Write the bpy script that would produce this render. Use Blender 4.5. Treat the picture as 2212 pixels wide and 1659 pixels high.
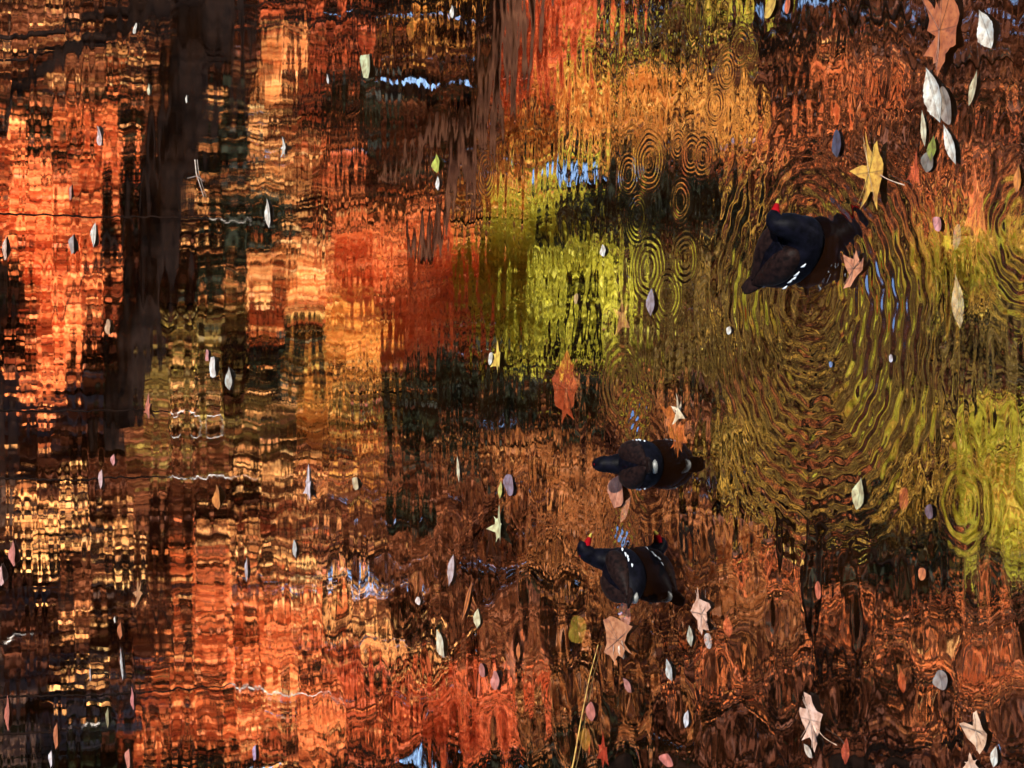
import bpy, bmesh, math, random
import numpy as np
from mathutils import Vector, Matrix
random.seed(7); rng = np.random.default_rng(7)
for o in list(bpy.data.objects): bpy.data.objects.remove(o)
scene = bpy.context.scene
COL = scene.collection
# ------------------------------------------------------------------ camera, sky, sun, exposure
H = 2.4; PITCH = math.radians(24.0); F = 1106/math.tan(math.radians(14.0))
fw = Vector((0, math.cos(PITCH), -math.sin(PITCH)))
up = Vector((0, math.sin(PITCH), math.cos(PITCH)))
rt = Vector((1, 0, 0))
cd = bpy.data.cameras.new('camera'); cam = bpy.data.objects.new('camera', cd); COL.objects.link(cam)
M = Matrix((tuple(-up), tuple(rt), tuple(-fw))).transposed().to_4x4()   # turned phone: up of the place lies to picture left
M.translation = Vector((0, 0, H)); cam.matrix_world = M
cd.sensor_width = 36; cd.lens = 18/math.tan(math.radians(14.0)); cd.clip_end = 500; cd.clip_start = 0.05
scene.camera = cam
SUN_EL = 38.0; SUN_AZ = 150.0       # azimuth from +Y towards +X
w = bpy.data.worlds.new("World"); scene.world = w; w.use_nodes = True
nt = w.node_tree; bg = nt.nodes['Background']; sky = nt.nodes.new('ShaderNodeTexSky')
sky.sky_type = 'NISHITA'; sky.sun_disc = False
sky.sun_elevation = math.radians(SUN_EL); sky.sun_rotation = math.radians(SUN_AZ)
nt.links.new(sky.outputs[0], bg.inputs[0]); bg.inputs[1].default_value = 0.11
sd = bpy.data.lights.new('sun', 'SUN'); sun = bpy.data.objects.new('sun', sd); COL.objects.link(sun)
sd.energy = 5.0; sd.angle = math.radians(0.5); sd.color = (1.0, 0.93, 0.82)
e, a = math.radians(SUN_EL), math.radians(SUN_AZ)
sv = Vector((math.cos(e)*math.sin(a), math.cos(e)*math.cos(a), math.sin(e)))
sun.rotation_euler = sv.to_track_quat('Z', 'Y').to_euler(); sun.location = sv*60
scene.view_settings.view_transform = 'Standard'; scene.view_settings.look = 'None'
scene.view_settings.gamma = 1; scene.view_settings.exposure = 2.95
scene.cycles.max_bounces = 8; scene.cycles.transparent_max_bounces = 12
scene.cycles.sample_clamp_indirect = 6; scene.cycles.caustics_reflective = False; scene.cycles.caustics_refractive = False

# ------------------------------------------------------------------ measuring helpers
def ray(X, Y):
    return fw - up*((X-1106)/F) + rt*((829.5-Y)/F)
def W(X, Y, z=0.0):                  # point on the water
    d = ray(X, Y); t = (z-H)/d.z
    return Vector((d.x*t, d.y*t, z))
def R(X, Y, D):                      # where the mirrored line of sight meets depth D
    d = ray(X, Y); t = D/d.y
    return Vector((d.x*t, D, -H - d.z*t))
def proj_mirror(P):                  # inverse of R for arrays
    v = np.stack([P[:, 0], P[:, 1], -(P[:, 2])-H], 1)
    f = np.array(fw); u = np.array(up)
    dz = v@f
    return 1106 - (v@u)/dz*F, 829.5 - v[:, 0]/dz*F
def scale_at(X, Y):
    p = W(X, Y); d = (p-Vector((0, 0, H))).length
    return d/F, H/d                  # metres per unit across, sine of the view angle

# ------------------------------------------------------------------ materials
def newmat(name):
    m = bpy.data.materials.new(name); m.use_nodes = True; m.node_tree.nodes.clear()
    return m, m.node_tree.nodes, m.node_tree.links
def leafmat(name, c1, c2, trans=0.55, c3=None):
    m, n, l = newmat(name)
    out = n.new('ShaderNodeOutputMaterial'); geo = n.new('ShaderNodeNewGeometry')
    rp = n.new('ShaderNodeValToRGB'); el = rp.color_ramp.elements
    el[0].color = (*c1, 1); el[1].color = (*c2, 1)
    if c3: e3 = el.new(0.88); e3.color = (*c2, 1); el[2].color = (*c3, 1)
    nz = n.new('ShaderNodeTexNoise'); nz.inputs['Scale'].default_value = 1.6
    tc = n.new('ShaderNodeTexCoord'); l.new(tc.outputs['Object'], nz.inputs['Vector'])
    mx = n.new('ShaderNodeMath'); mx.operation = 'MULTIPLY_ADD'
    l.new(geo.outputs['Random Per Island'], mx.inputs[0]); mx.inputs[1].default_value = 0.65
    mm = n.new('ShaderNodeMath'); mm.operation = 'MULTIPLY_ADD'; l.new(nz.outputs[0], mm.inputs[0]); mm.inputs[1].default_value = 1.3; mm.inputs[2].default_value = -0.45
    l.new(mm.outputs[0], mx.inputs[2]); l.new(mx.outputs[0], rp.inputs[0])
    d = n.new('ShaderNodeBsdfPrincipled'); d.inputs['Roughness'].default_value = 0.5; d.inputs['Specular IOR Level'].default_value = 0.2 if trans > .45 else 0.05
    t = n.new('ShaderNodeBsdfTranslucent'); ms = n.new('ShaderNodeMixShader'); ms.inputs[0].default_value = trans
    l.new(rp.outputs[0], d.inputs['Base Color']); l.new(rp.outputs[0], t.inputs[0])
    l.new(d.outputs[0], ms.inputs[1]); l.new(t.outputs[0], ms.inputs[2]); l.new(ms.outputs[0], out.inputs[0])
    return m
def plain(name, c1, c2, scale=20, rough=0.7, bump=0.0, spec=0.3):
    m, n, l = newmat(name)
    out = n.new('ShaderNodeOutputMaterial'); b = n.new('ShaderNodeBsdfPrincipled')
    tc = n.new('ShaderNodeTexCoord'); nz = n.new('ShaderNodeTexNoise'); nz.inputs['Scale'].default_value = scale; nz.inputs['Detail'].default_value = 6
    rp = n.new('ShaderNodeValToRGB'); rp.color_ramp.elements[0].position = 0.35; rp.color_ramp.elements[1].position = 0.65
    rp.color_ramp.elements[0].color = (*c1, 1); rp.color_ramp.elements[1].color = (*c2, 1)
    l.new(tc.outputs['Object'], nz.inputs['Vector']); l.new(nz.outputs[0], rp.inputs[0]); l.new(rp.outputs[0], b.inputs['Base Color'])
    b.inputs['Roughness'].default_value = rough; b.inputs['Specular IOR Level'].default_value = spec
    if bump:
        bp = n.new('ShaderNodeBump'); bp.inputs['Distance'].default_value = bump; l.new(nz.outputs[0], bp.inputs['Height']); l.new(bp.outputs[0], b.inputs['Normal'])
    l.new(b.outputs[0], out.inputs[0])
    return m
MAT = dict(
 orange=leafmat('orange_leaves', (.52,.09,.028), (.92,.27,.075), .55, (.95,.48,.16)),
 red=leafmat('red_leaves', (.25,.04,.015), (.80,.17,.05), .55, (.9,.36,.11)),
 amber=leafmat('amber_leaves', (.50,.14,.02), (.85,.40,.08), .55, (.9,.62,.16)),
 peach=leafmat('peach_leaves', (.65,.20,.06), (.95,.48,.15), .5, (.95,.7,.3)),
 lime=leafmat('lime_leaves', (.22,.20,.02), (.64,.57,.055), .6, (.82,.72,.12)),
 olive=leafmat('olive_leaves', (.07,.042,.012), (.26,.165,.035), .5, (.65,.45,.09)),
 brown=leafmat('brown_leaves', (.06,.017,.008), (.26,.08,.03), .4, (.5,.22,.07)),
 dark=leafmat('shade_dark_evergreen', (.0015,.002,.0012), (.010,.012,.005), .2),  # shade of hollows and deep wood put into the colour
 rust=leafmat('shaded_rust_leaves', (.028,.009,.005), (.12,.035,.016), .3, (.30,.10,.035)),  # brown shade of the wood behind put into the colour
 copper=leafmat('copper_leaves', (.10,.035,.012), (.52,.18,.05), .5, (.85,.42,.13)),
 gold=leafmat('gold_leaves', (.24,.13,.02), (.74,.43,.07), .5, (.92,.68,.12)),
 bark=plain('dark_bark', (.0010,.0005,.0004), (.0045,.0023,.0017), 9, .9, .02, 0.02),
 palebark=plain('brown_bark', (.018,.0065,.004), (.048,.019,.010), 7, .9, .02, 0.02),
 litter=plain('leaf_litter', (.02,.010,.006), (.10,.040,.018), 3, .9, .05),
)
# ------------------------------------------------------------------ object helpers
def tag(o, label=None, cat=None, group=None, kind=None):
    if label: o['label'] = label
    if cat: o['category'] = cat
    if group: o['group'] = group
    if kind: o['kind'] = kind
    return o
def link(name, me, mat=None, parent=None):
    o = bpy.data.objects.new(name, me); COL.objects.link(o)
    if mat: me.materials.append(mat)
    if parent: o.parent = parent
    return o
def empty(name, loc, rz=0):
    o = bpy.data.objects.new(name, None); COL.objects.link(o); o.location = loc; o.rotation_euler = (0, 0, rz); o.empty_display_size = 0.05
    return o
def mesh_np(name, V, Fc, smooth=False):
    V = np.asarray(V, np.float32); Fc = np.asarray(Fc, np.int32); n = Fc.shape[1]
    me = bpy.data.meshes.new(name); me.vertices.add(len(V)); me.vertices.foreach_set('co', V.ravel())
    me.loops.add(Fc.size); me.loops.foreach_set('vertex_index', Fc.ravel())
    me.polygons.add(len(Fc)); me.polygons.foreach_set('loop_start', np.arange(0, Fc.size, n, dtype=np.int32))
    me.polygons.foreach_set('loop_total', np.full(len(Fc), n, np.int32))
    if smooth: me.polygons.foreach_set('use_smooth', np.ones(len(Fc), bool))
    me.update(calc_edges=True); me.validate(); return me
def tube(paths, seg=8):
    """paths: list of (points, radii); returns verts, faces arrays"""
    V = []; Q = []
    for pts, rad in paths:
        P = [Vector(p) for p in pts]; base = len(V)
        for i, p in enumerate(P):
            t = (P[min(i+1, len(P)-1)] - P[max(i-1, 0)]).normalized()
            s = t.cross(Vector((0.13, 0.31, 1))).normalized(); q = s.cross(t)
            for k in range(seg):
                an = 2*math.pi*k/seg
                V.append(p + (s*math.cos(an)+q*math.sin(an))*rad[i])
        for i in range(len(P)-1):
            for k in range(seg):
                k2 = (k+1) % seg
                Q.append((base+i*seg+k, base+i*seg+k2, base+(i+1)*seg+k2, base+(i+1)*seg+k))
    return [tuple(v) for v in V], Q
def wander(a, b, n=10, amp=0.1, sag=0.0, rnd=random):
    a = Vector(a); b = Vector(b); out = []; off = Vector((0, 0, 0))
    for i in range(n+1):
        t = i/n
        if 0 < i < n: off += Vector([rnd.uniform(-amp, amp) for _ in range(3)])*0.6
        p = a.lerp(b, t) + off*math.sin(math.pi*min(1, t*1.0)) ; p.z += sag*math.sin(math.pi*t)
        out.append(p)
    return out
# ------------------------------------------------------------------ foliage
HOLES = [(890,165,26,14),(985,20,14,12),(560,1650,20,10),(868,188,38,26),(925,178,36,20),(955,220,34,20),(1207,365,34,26),(1262,395,30,16),(1745,10,44,22),(205,1140,40,8),(1250,372,20,14),(1800,12,24,14),
         (800,212,8,8),(1700,20,14,12),(640,1610,22,18),(905,1650,30,14),(700,1590,10,14),(1650,1130,20,18),(2195,1600,24,26),(185,1145,12,8),(728,20,14,20),(1090,1010,5,5)]
def leaves(P, size, droop=0.5):
    """array of small pointed leaf blades, one quad each"""
    N = len(P); X, Y = proj_mirror(P); keep = np.ones(N, bool)
    for hx, hy, ax, ay in HOLES: keep &= ((X-hx)/ax)**2 + ((Y-hy)/ay)**2 > rng.uniform(0.8, 1.2, N)
    P = P[keep]; N = len(P)
    s = size*rng.uniform(0.6, 1.3, N)[:, None]
    d = rng.normal(size=(N, 3)); d[:, 2] -= droop; d /= np.linalg.norm(d, axis=1)[:, None]
    q = rng.normal(size=(N, 3)); q -= (q*d).sum(1)[:, None]*d; q /= np.linalg.norm(q, axis=1)[:, None]
    wv = rng.uniform(0.28, 0.45, N)[:, None]
    V = np.stack([P-d*s*.5, P+q*s*wv-d*s*.05, P+d*s*.6, P-q*s*wv-d*s*.05], 1).reshape(-1, 3)
    return V, np.arange(4*N).reshape(-1, 4)
def region_points(X, Y, rx, ry, D, dens, size, thick=0.8, sub=0.22):
    """points of a bough whose outline has centre X,Y and half sizes rx,ry, at depth D"""
    c = R(X, Y, D); ex = R(X+rx, Y, D); ey = R(X, Y-ry, D)
    rz = (ex-c).length; rxm = (ey-c).length
    area = math.pi*rz*rxm
    n = int(area*dens*2.1/(size*size*0.4)); ns = max(3, int(area/(sub*sub*2.0)*min(1, dens)**1.3))
    u = rng.normal(size=(ns, 3)); u /= np.linalg.norm(u, axis=1)[:, None]; u *= rng.uniform(0, 1, ns)[:, None]**0.42
    C = u*np.array([rxm, thick, rz]) + np.array(c)
    idx = rng.integers(0, ns, n); sg = sub*.72*rng.uniform(.5, 1.4, ns)[idx][:, None]
    return C[idx] + rng.normal(size=(n, 3))*sg*np.array([1.1, 1.0, .45]), C
def tree(name, label, mat, base, top, regions, size=0.062, barkm='bark', tr=0.13, limbs=2, group='autumn trees on the far bank', cat='tree', dens=1.0, thick=0.8, sub=0.26):
    if abs(top[0]) < 2.6: base = B(base[0], 27.2); top = (top[0], 27.2, top[2])       # trunk stands behind its crown
    else: top = (math.copysign(max(abs(top[0]), 4.7), top[0]), top[1], top[2])
    root = empty(name, base); tag(root, label, cat, group); b0 = Vector(base)
    paths = []; trunk = wander(base, top, 12, tr*0.8); paths.append((trunk, [tr*(1-0.6*i/12) for i in range(13)]))
    Vs = []; Fs = []; off = 0; br = []
    for rg in regions:
        X, Y, rx, ry, D = rg[:5]; dn = rg[5] if len(rg) > 5 else 1.0
        P, C = region_points(X, Y, rx, ry, D, dens*dn, size, thick, sub)
        V, Fc = leaves(P, size); Vs.append(V); Fs.append(Fc+off); off += len(V)
        c = R(X, Y, D); ts = trunk[int(len(trunk)*random.uniform(.35, .9))]
        lb = wander(ts, c, 8, .18, .25); br.append((lb, [tr*.17*(1-.75*i/8)+.004 for i in range(9)]))
        for k in rng.choice(len(C), min(limbs, len(C)), replace=False):
            st = lb[random.randint(4, 8)]
            br.append((wander(st, C[k], 5, .08), [.016*(1-.7*i/5)+.003 for i in range(6)]))
    loc = np.array(b0)
    V, Q = tube(paths, 10); o = link('trunk', mesh_np('trunk', np.array(V)-loc, Q, True), MAT[barkm], root)
    if br: V, Q = tube(br, 5); link('limbs', mesh_np('limbs', np.array(V)-loc, Q, True), MAT[barkm], root)
    if Vs: link('crown', mesh_np('crown', np.concatenate(Vs)-loc, np.concatenate(Fs)), MAT[mat], root)
    return root
# ------------------------------------------------------------------ ground, hill, pond bed
def gridmesh(xs, ys, fz):
    X, Y = np.meshgrid(xs, ys); Z = fz(X, Y); nx = len(xs); ny = len(ys)
    V = np.stack([X, Y, Z], -1).reshape(-1, 3); i = np.arange(ny-1)[:, None]*nx + np.arange(nx-1)[None]
    return V, np.stack([i, i+1, i+nx+1, i+nx], -1).reshape(-1, 4)
def bank(X, Y):
    s = np.clip((Y-15.6)/7, 0, 1); z = -0.5 + s*1.9
    z += np.clip(Y-24, 0, 30)*0.42
    z += 0.12*np.sin(X*1.3+Y*.7)*np.sin(Y*1.1) * (Y > 15.4)
    near = np.clip((-3.0-Y)/4, 0, 1); z = np.where(Y < 5, -0.5+near*2.2, z)
    side = np.clip((np.abs(X)-22)/6, 0, 1)*2.0
    return np.where(Y < 15.6, np.maximum(z, -0.5+side), z)
V, Q = gridmesh(np.linspace(-60, 60, 121), np.linspace(-30, 90, 121), bank)
tag(link('ground', mesh_np('ground', V, Q, True), MAT['litter']), kind='structure')
exec_water = True
# pond bed a little above the deep ground so that it can carry its own silt and sunken leaf mould
def bedmat():
    m, n, l = newmat('silt_and_leaf_mould')
    out = n.new('ShaderNodeOutputMaterial'); b = n.new('ShaderNodeBsdfPrincipled'); b.inputs['Roughness'].default_value = 1; b.inputs['Specular IOR Level'].default_value = 0
    tc = n.new('ShaderNodeTexCoord'); vo = n.new('ShaderNodeTexVoronoi'); vo.inputs['Scale'].default_value = 9; vo.inputs['Randomness'].default_value = 1
    nz = n.new('ShaderNodeTexNoise'); nz.inputs['Scale'].default_value = 3.2; nz.inputs['Detail'].default_value = 8
    ad = n.new('ShaderNodeVectorMath'); ad.operation = 'MULTIPLY_ADD'; ad.inputs[1].default_value = (.35, .35, .35)
    l.new(tc.outputs['Object'], nz.inputs['Vector']); l.new(nz.outputs['Color'], ad.inputs[0]); l.new(tc.outputs['Object'], ad.inputs[2]); l.new(ad.outputs[0], vo.inputs['Vector'])
    rp = n.new('ShaderNodeValToRGB'); cr = rp.color_ramp; cr.elements[0].color = (.0007,.0004,.0003,1); cr.elements[1].color = (.0025,.0013,.0007,1)
    for p, c in ((.3,(.0045,.0022,.001,1)),(.5,(.002,.0012,.0006,1)),(.7,(.007,.0035,.0015,1))): x = cr.elements.new(p); x.color = c
    sp = n.new('ShaderNodeSeparateColor'); l.new(vo.outputs['Color'], sp.inputs[0]); l.new(sp.outputs[0], rp.inputs[0])
    mx = n.new('ShaderNodeMix'); mx.data_type = 'RGBA'; mx.blend_type = 'MULTIPLY'; mx.inputs[0].default_value = .8
    r2 = n.new('ShaderNodeValToRGB'); r2.color_ramp.elements[0].position = .35; r2.color_ramp.elements[1].position = .62; r2.color_ramp.elements[0].color = (.08,.06,.04,1)
    l.new(nz.outputs[0], r2.inputs[0]); l.new(rp.outputs[0], mx.inputs[6]); l.new(r2.outputs[0], mx.inputs[7]); l.new(mx.outputs[2], b.inputs['Base Color'])
    l.new(b.outputs[0], out.inputs[0]); return m
V, Q = gridmesh(np.linspace(-22, 22, 90), np.linspace(-3, 15.5, 60), lambda X, Y: -0.30+0.04*np.sin(X*2.1+Y)*np.cos(Y*1.7))
tag(link('pond_bed', mesh_np('pond_bed', V, Q, True), bedmat()), kind='structure')

# ------------------------------------------------------------------ water
def water_height(x, y):
    h = np.zeros_like(x); r2 = np.random.default_rng(21)
    far = np.clip((y-5.2)/3.5, 0, 1); near = 1-far
    still = near/(1+np.exp((x+.35)/.12))
    for k in range(16):
        lam = 0.10*(0.34/0.10)**r2.uniform(); an = r2.uniform(0, math.pi); kk = 2*math.pi/lam
        h += .0030/kk*np.sin(kk*(x*math.cos(an)+y*math.sin(an)) + r2.uniform(0, 6.28)+.8*np.sin(5*x+3*y+k))*(.25*near+.75*still)
    # long crested swell running towards the viewer
    for k in range(26):
        lam = 0.17*(0.60/0.17)**r2.uniform(); an = math.pi/2 + r2.normal()*0.10
        sl = SLOPE_FAR
        kk = 2*math.pi/lam
        h += sl/kk*np.sin(kk*(x*math.cos(an)+y*math.sin(an)) + r2.uniform(0, 6.28) + 1.1*np.sin(1.9*x+k) + .5*np.sin(5.1*x+.7*y+2*k))*(0.35+0.65*far)
    # short streaky ripples
    for k in range(38):
        lam = 0.028*(0.13/0.028)**r2.uniform(); an = math.pi/2 + r2.normal()*0.26; kk = 2*math.pi/lam
        gust = .55+.45*np.sin(x*r2.uniform(1.5, 5)+r2.uniform(0, 6.28))*np.sin(y*r2.uniform(1.5, 5)+r2.uniform(0, 6.28))
        h += SLOPE_NEAR*1.5/kk*np.sin(kk*(x*math.cos(an)+y*math.sin(an)) + r2.uniform(0, 6.28)+.5*np.sin(3*x+k))*(0.04+0.96*near)*gust*(1-.65*still)
    # cross ripples of every direction
    for k in range(30):
        lam = 0.10*(0.7/0.10)**r2.uniform(); an = r2.uniform(0, math.pi); kk = 2*math.pi/lam
        h += SLOPE_ISO/kk*np.sin(kk*(x*math.cos(an)+y*math.sin(an)) + r2.uniform(0, 6.28))
    for X, Y, hy, lam, sl in RINGS:
        c = W(X, Y); s, _ = scale_at(X, Y); r0 = hy*s
        m = (np.abs(x-c.x) < r0*2.2) & (np.abs(y-c.y) < r0*2.2)
        dx_, dy_ = x[m]-c.x, y[m]-c.y; r = np.hypot(dx_, dy_); kk = 2*math.pi/lam; th = np.arctan2(dy_, dx_)
        ph = r2.uniform(0, 6.28, 6); big = min(1, hy/150)
        if sl > .2:       # water splashed up by the birds: a patch of small bumps
            q = sum(np.sin(kk*(dx_*math.cos(v)+dy_*math.sin(v))+v*3+np.sin(kk*.4*dx_+v)) for v in ph)/2.4
            h[m] += sl/kk*q*np.exp(-(r/(r0*1.15))**2); continue
        r = r+big*.006*np.sin(13*dx_*6+ph[0])*np.sin(11*dy_*6+ph[1])
        r = r*(1+big*(.035*np.sin(2*th+ph[0])+.02*np.sin(5*th+ph[1])+.012*np.sin(11*th+ph[2])))
        am = 1+big*(-.6*np.clip(dx_/.12, 0, 1)-.15*np.clip(dy_/.1, 0, 1)+.25*np.sin(th*1.0+ph[3])+.35*np.sin(3*th+ph[4])+.3*np.sin(7*th+ph[5]+r*20))
        h[m] += am*(1.6-.7*big)*sl/kk*np.cos(kk*r*(1+.25*big*r/r0))*np.exp(-((r-r0*.72)/(r0*.36))**2)
    return h
SLOPE_FAR, SLOPE_NEAR, SLOPE_ISO = 0.0009, 0.0013, 0.0006
RINGS = [(1344,1160,40,.024,.50),(1352,1172,22,.013,.35),(1368,905,44,.028,.30),(1388,868,30,.019,.28),(1345,1325,34,.022,.30),(1300,900,22,.012,.06),(1050,375,50,.016,.05),(1357,377,42,.014,.05),(1402,350,65,.016,.05),(1377,470,53,.014,.06),(1464,313,30,.010,.05),(1470,433,45,.014,.06),
 (1599,103,40,.013,.05),(1623,105,28,.010,.05),(1570,153,45,.012,.05),(1545,227,45,.012,.04),(1593,247,20,.009,.04),(1518,337,45,.013,.06),(1493,333,45,.013,.05),
 (1705,720,32,.011,.05),(1557,730,28,.010,.05),(1440,640,60,.018,.04),(1400,580,70,.020,.04),(1480,560,55,.016,.05),(1340,830,90,.03,.03),
 (1752,690,365,.062,.092),(1748,600,215,.044,.055),(1745,500,120,.034,.050),(1750,520,75,.026,.03),(2215,500,150,.035,.05),
 (1400,1010,110,.034,.022),(1350,1230,120,.034,.022),(2080,1090,90,.04,.02)]
def angles():
    a0 = np.radians(np.linspace(42.5, 8.3, 1450)); yf = H/np.tan(a0)
    return yf
yf = angles(); ys = np.concatenate([[-30, -10, -3, 0, 1.5, 2.3], yf, [16.8, 18, 22, 30]])
uf = np.linspace(-1, 1, 1150); uu = np.concatenate([[-60, -20, -6, -2.2, -1.3], uf, [1.3, 2.2, 6, 20, 60]])
half = 0.255*np.clip(ys, 2.3, 17)+0.42
Xg = uu[None, :]*half[:, None]; Yg = np.repeat(ys[:, None], len(uu), 1)
Xg = np.where(np.abs(uu[None, :]) > 1, np.sign(uu)[None, :]*(half[:, None]+(np.abs(uu)[None, :]-1)*0.75), Xg)
hh = water_height(Xg.ravel(), Yg.ravel()).reshape(Xg.shape)
edge = np.clip((1.0-np.abs(uu))/0.04, 0, 1)[None, :]*np.where((ys > 2.35) & (ys < 16.5), 1.0, 0)[:, None]
Zg = hh*edge
nx = len(uu); ny = len(ys); ii = np.arange(ny-1)[:, None]*nx + np.arange(nx-1)[None]
Vw = np.stack([Xg, Yg, Zg], -1).reshape(-1, 3); Qw = np.stack([ii, ii+1, ii+nx+1, ii+nx], -1).reshape(-1, 4)
def watermat():
    m, n, l = newmat('pond_water')
    out = n.new('ShaderNodeOutputMaterial'); g = n.new('ShaderNodeBsdfGlossy'); g.inputs['Roughness'].default_value = 0.0
    g.inputs['Color'].default_value = (1, 1, 1, 1)
    t = n.new('ShaderNodeBsdfTransparent'); t.inputs[0].default_value = (.75, .60, .42, 1)
    lw = n.new('ShaderNodeLayerWeight'); lw.inputs[0].default_value = 0.5
    pw = n.new('ShaderNodeMath'); pw.operation = 'POWER'; pw.inputs[1].default_value = 4.0; l.new(lw.outputs['Facing'], pw.inputs[0])
    fr = n.new('ShaderNodeMath'); fr.operation = 'MULTIPLY_ADD'; fr.inputs[1].default_value = .74; fr.inputs[2].default_value = .26; l.new(pw.outputs[0], fr.inputs[0])
    tc = n.new('ShaderNodeTexCoord'); mp = n.new('ShaderNodeMapping'); mp.inputs['Scale'].default_value = (1, 1.6, 1)
    nz = n.new('ShaderNodeTexNoise'); nz.inputs['Scale'].default_value = 9; nz.inputs['Detail'].default_value = 3
    bp = n.new('ShaderNodeBump'); bp.inputs['Strength'].default_value = 1; bp.inputs['Distance'].default_value = 0.0001
    l.new(tc.outputs['Object'], mp.inputs[0]); l.new(mp.outputs[0], nz.inputs['Vector']); l.new(nz.outputs[0], bp.inputs['Height'])
    l.new(bp.outputs[0], g.inputs['Normal'])
    # breeze: fine unresolved ripples, crests across the pond, stronger on the open far water
    sp = n.new('ShaderNodeSeparateXYZ'); l.new(tc.outputs['Object'], sp.inputs[0]); mr = n.new('ShaderNodeMapRange')
    mr.inputs[1].default_value = 5.2; mr.inputs[2].default_value = 7.5; mr.inputs[3].default_value = 0.012; mr.inputs[4].default_value = 0.019; l.new(sp.outputs[1], mr.inputs[0])
    l.new(mr.outputs[0], g.inputs['Roughness']); g.inputs['Anisotropy'].default_value = 0.7
    tv = n.new('ShaderNodeCombineXYZ'); tv.inputs[0].default_value = 1.0; l.new(tv.outputs[0], g.inputs['Tangent'])
    ms = n.new('ShaderNodeMixShader'); l.new(fr.outputs[0], ms.inputs[0]); l.new(t.outputs[0], ms.inputs[1]); l.new(g.outputs[0], ms.inputs[2])
    l.new(ms.outputs[0], out.inputs[0]); return m
tag(link('pond_water', mesh_np('pond_water', Vw, Qw, True), watermat()), kind='structure')

# ------------------------------------------------------------------ trees of the far bank
FT = 'autumn trees on the far bank'
def B(x, y): return (x, y, float(bank(np.array([x*1.0]), np.array([y*1.0]))[0])-.1)
tree('maple_tree', 'orange maple whose lowest bough hangs over the water', 'orange', B(6.2, 19.5), (4.8, 19.6, 7), [
  (60,310,75,90,18.5,.6),(150,290,80,70,19,.5),(40,480,85,130,18.2),(140,500,110,150,18.6),(210,420,70,110,19),(90,680,95,110,18.3),(190,660,70,90,18.8),(60,790,50,60,18.2),(215,230,40,80,19,.6)], dens=1.25)
tree('maple_tree', 'red brown maple in the shade behind the low bough', 'brown', B(7.5, 21.5), (6.0, 21.5, 7), [
  (110,60,80,40,19.6,1.2),(240,70,60,40,19.6,1.2),(70,110,130,120,20.5),(200,120,120,110,20.5,.8),(330,200,90,160,20.8,.7),(620,230,120,180,21),(690,380,90,120,21),(800,330,150,170,21.3),(950,300,120,200,21.5),(1080,330,90,200,21.5),(780,120,150,110,21)], dens=.8)
tree('maple_tree', 'peach tinted maple lit from above beside the leaning trunk', 'peach', B(5.4, 19.0), (3.8, 19.2, 9), [
  (150,50,60,20,19,.5),(250,110,50,30,19,.5),(60,120,50,24,19,.4),(470,265,32,45,19,1.2),(560,120,34,110,19.2,1.2),(455,435,40,26,19),(520,600,70,32,19),(600,560,60,80,19.2,1.3),(700,600,90,60,19.2,1.2),(560,400,60,70,19.4),(650,330,50,40,19.4),(420,855,36,18,18.6,1.6),(480,250,18,30,18.8)], dens=1.2, size=.062)
tree('maple_tree', 'broad orange maple with dense mid height crown', 'orange', B(4.2, 20.8), (1.6, 20.5, 8.5), [
  (640,660,80,70,19.6),(720,560,90,70,19.6),(790,620,120,110,19.8),(880,680,130,100,19.8),(960,640,80,120,19.8),(960,560,70,60,20),(850,530,110,60,20),(930,740,80,55,19.8),(690,330,60,60,20.5,.8),(620,220,30,50,20.5,.8)], dens=1.35)
tree('maple_tree', 'tall red maple rising over the amber tree', 'red', B(6.0, 22.0), (4.6, 21.5, 11), [
  (1200,70,75,110,19.2,1.3),(1160,130,50,90,19.2,1.2),(1250,90,40,80,19.3),(620,40,60,60,20,.8),(700,130,60,60,20.2,.6),(1185,60,60,90,20.5),(1200,140,55,70,20.5),(1160,190,40,50,20.5,.8),(1130,120,30,60,20.5,.8),(740,60,60,70,20.2,.8),(780,60,60,40,20.5,.5),(1250,20,50,40,20.5)], dens=1.35)
tree('beech_tree', 'amber beech with wide level sprays', 'amber', B(5.2, 20.2), (3.6, 20.2, 9.5), [
  (1180,245,65,50,19.5),(1280,225,90,45,19.5),(1400,235,100,40,19.5,1.1),(1500,220,80,38,19.6),(1290,300,55,45,19.6),(1340,160,50,70,19.8,.8),(1130,320,50,80,19.8,.9),(1090,420,50,90,19.8,.8),(1040,500,40,80,19.8,.8),(1600,250,60,60,19.8,.7),(1240,190,60,40,19.6),(900,70,60,50,20.3,.6)], dens=1.3)
tree('birch_tree', 'lime green birch with a hanging crown in full sun', 'lime', B(-2.0, 19.0), (-.2, 19.0, 9.5), [
  (1130,480,50,70,18.6),(1110,560,40,100,18.6),(1170,440,40,60,18.7),(1230,620,60,120,18.6,1.2),(1100,650,60,120,18.6,1.2),(1190,540,60,80,18.6,1.1),(1100,620,40,100,18.6),(1150,600,70,110,18.6),(1190,700,80,80,18.6),(1210,570,50,90,18.8),(1130,720,60,60,18.7),(1290,700,40,50,18.8,.7),(1310,600,30,60,18.9,.7),(1080,710,40,60,18.7),(1250,640,50,70,18.8),(1250,340,40,40,19,.5)], dens=1.3, size=.062)
tree('willow_tree', 'yellow willow with a narrow hanging crown', 'amber', B(-3.2, 19.5), (-1.2, 19.5, 6), [
  (740,700,50,60,18.8),(730,800,50,70,18.8),(740,900,45,70,18.8),(730,990,40,50,18.8,.8),(700,760,40,40,18.8,.8),(800,780,40,90,18.9,.8)], dens=1.15, size=.062)
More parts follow.
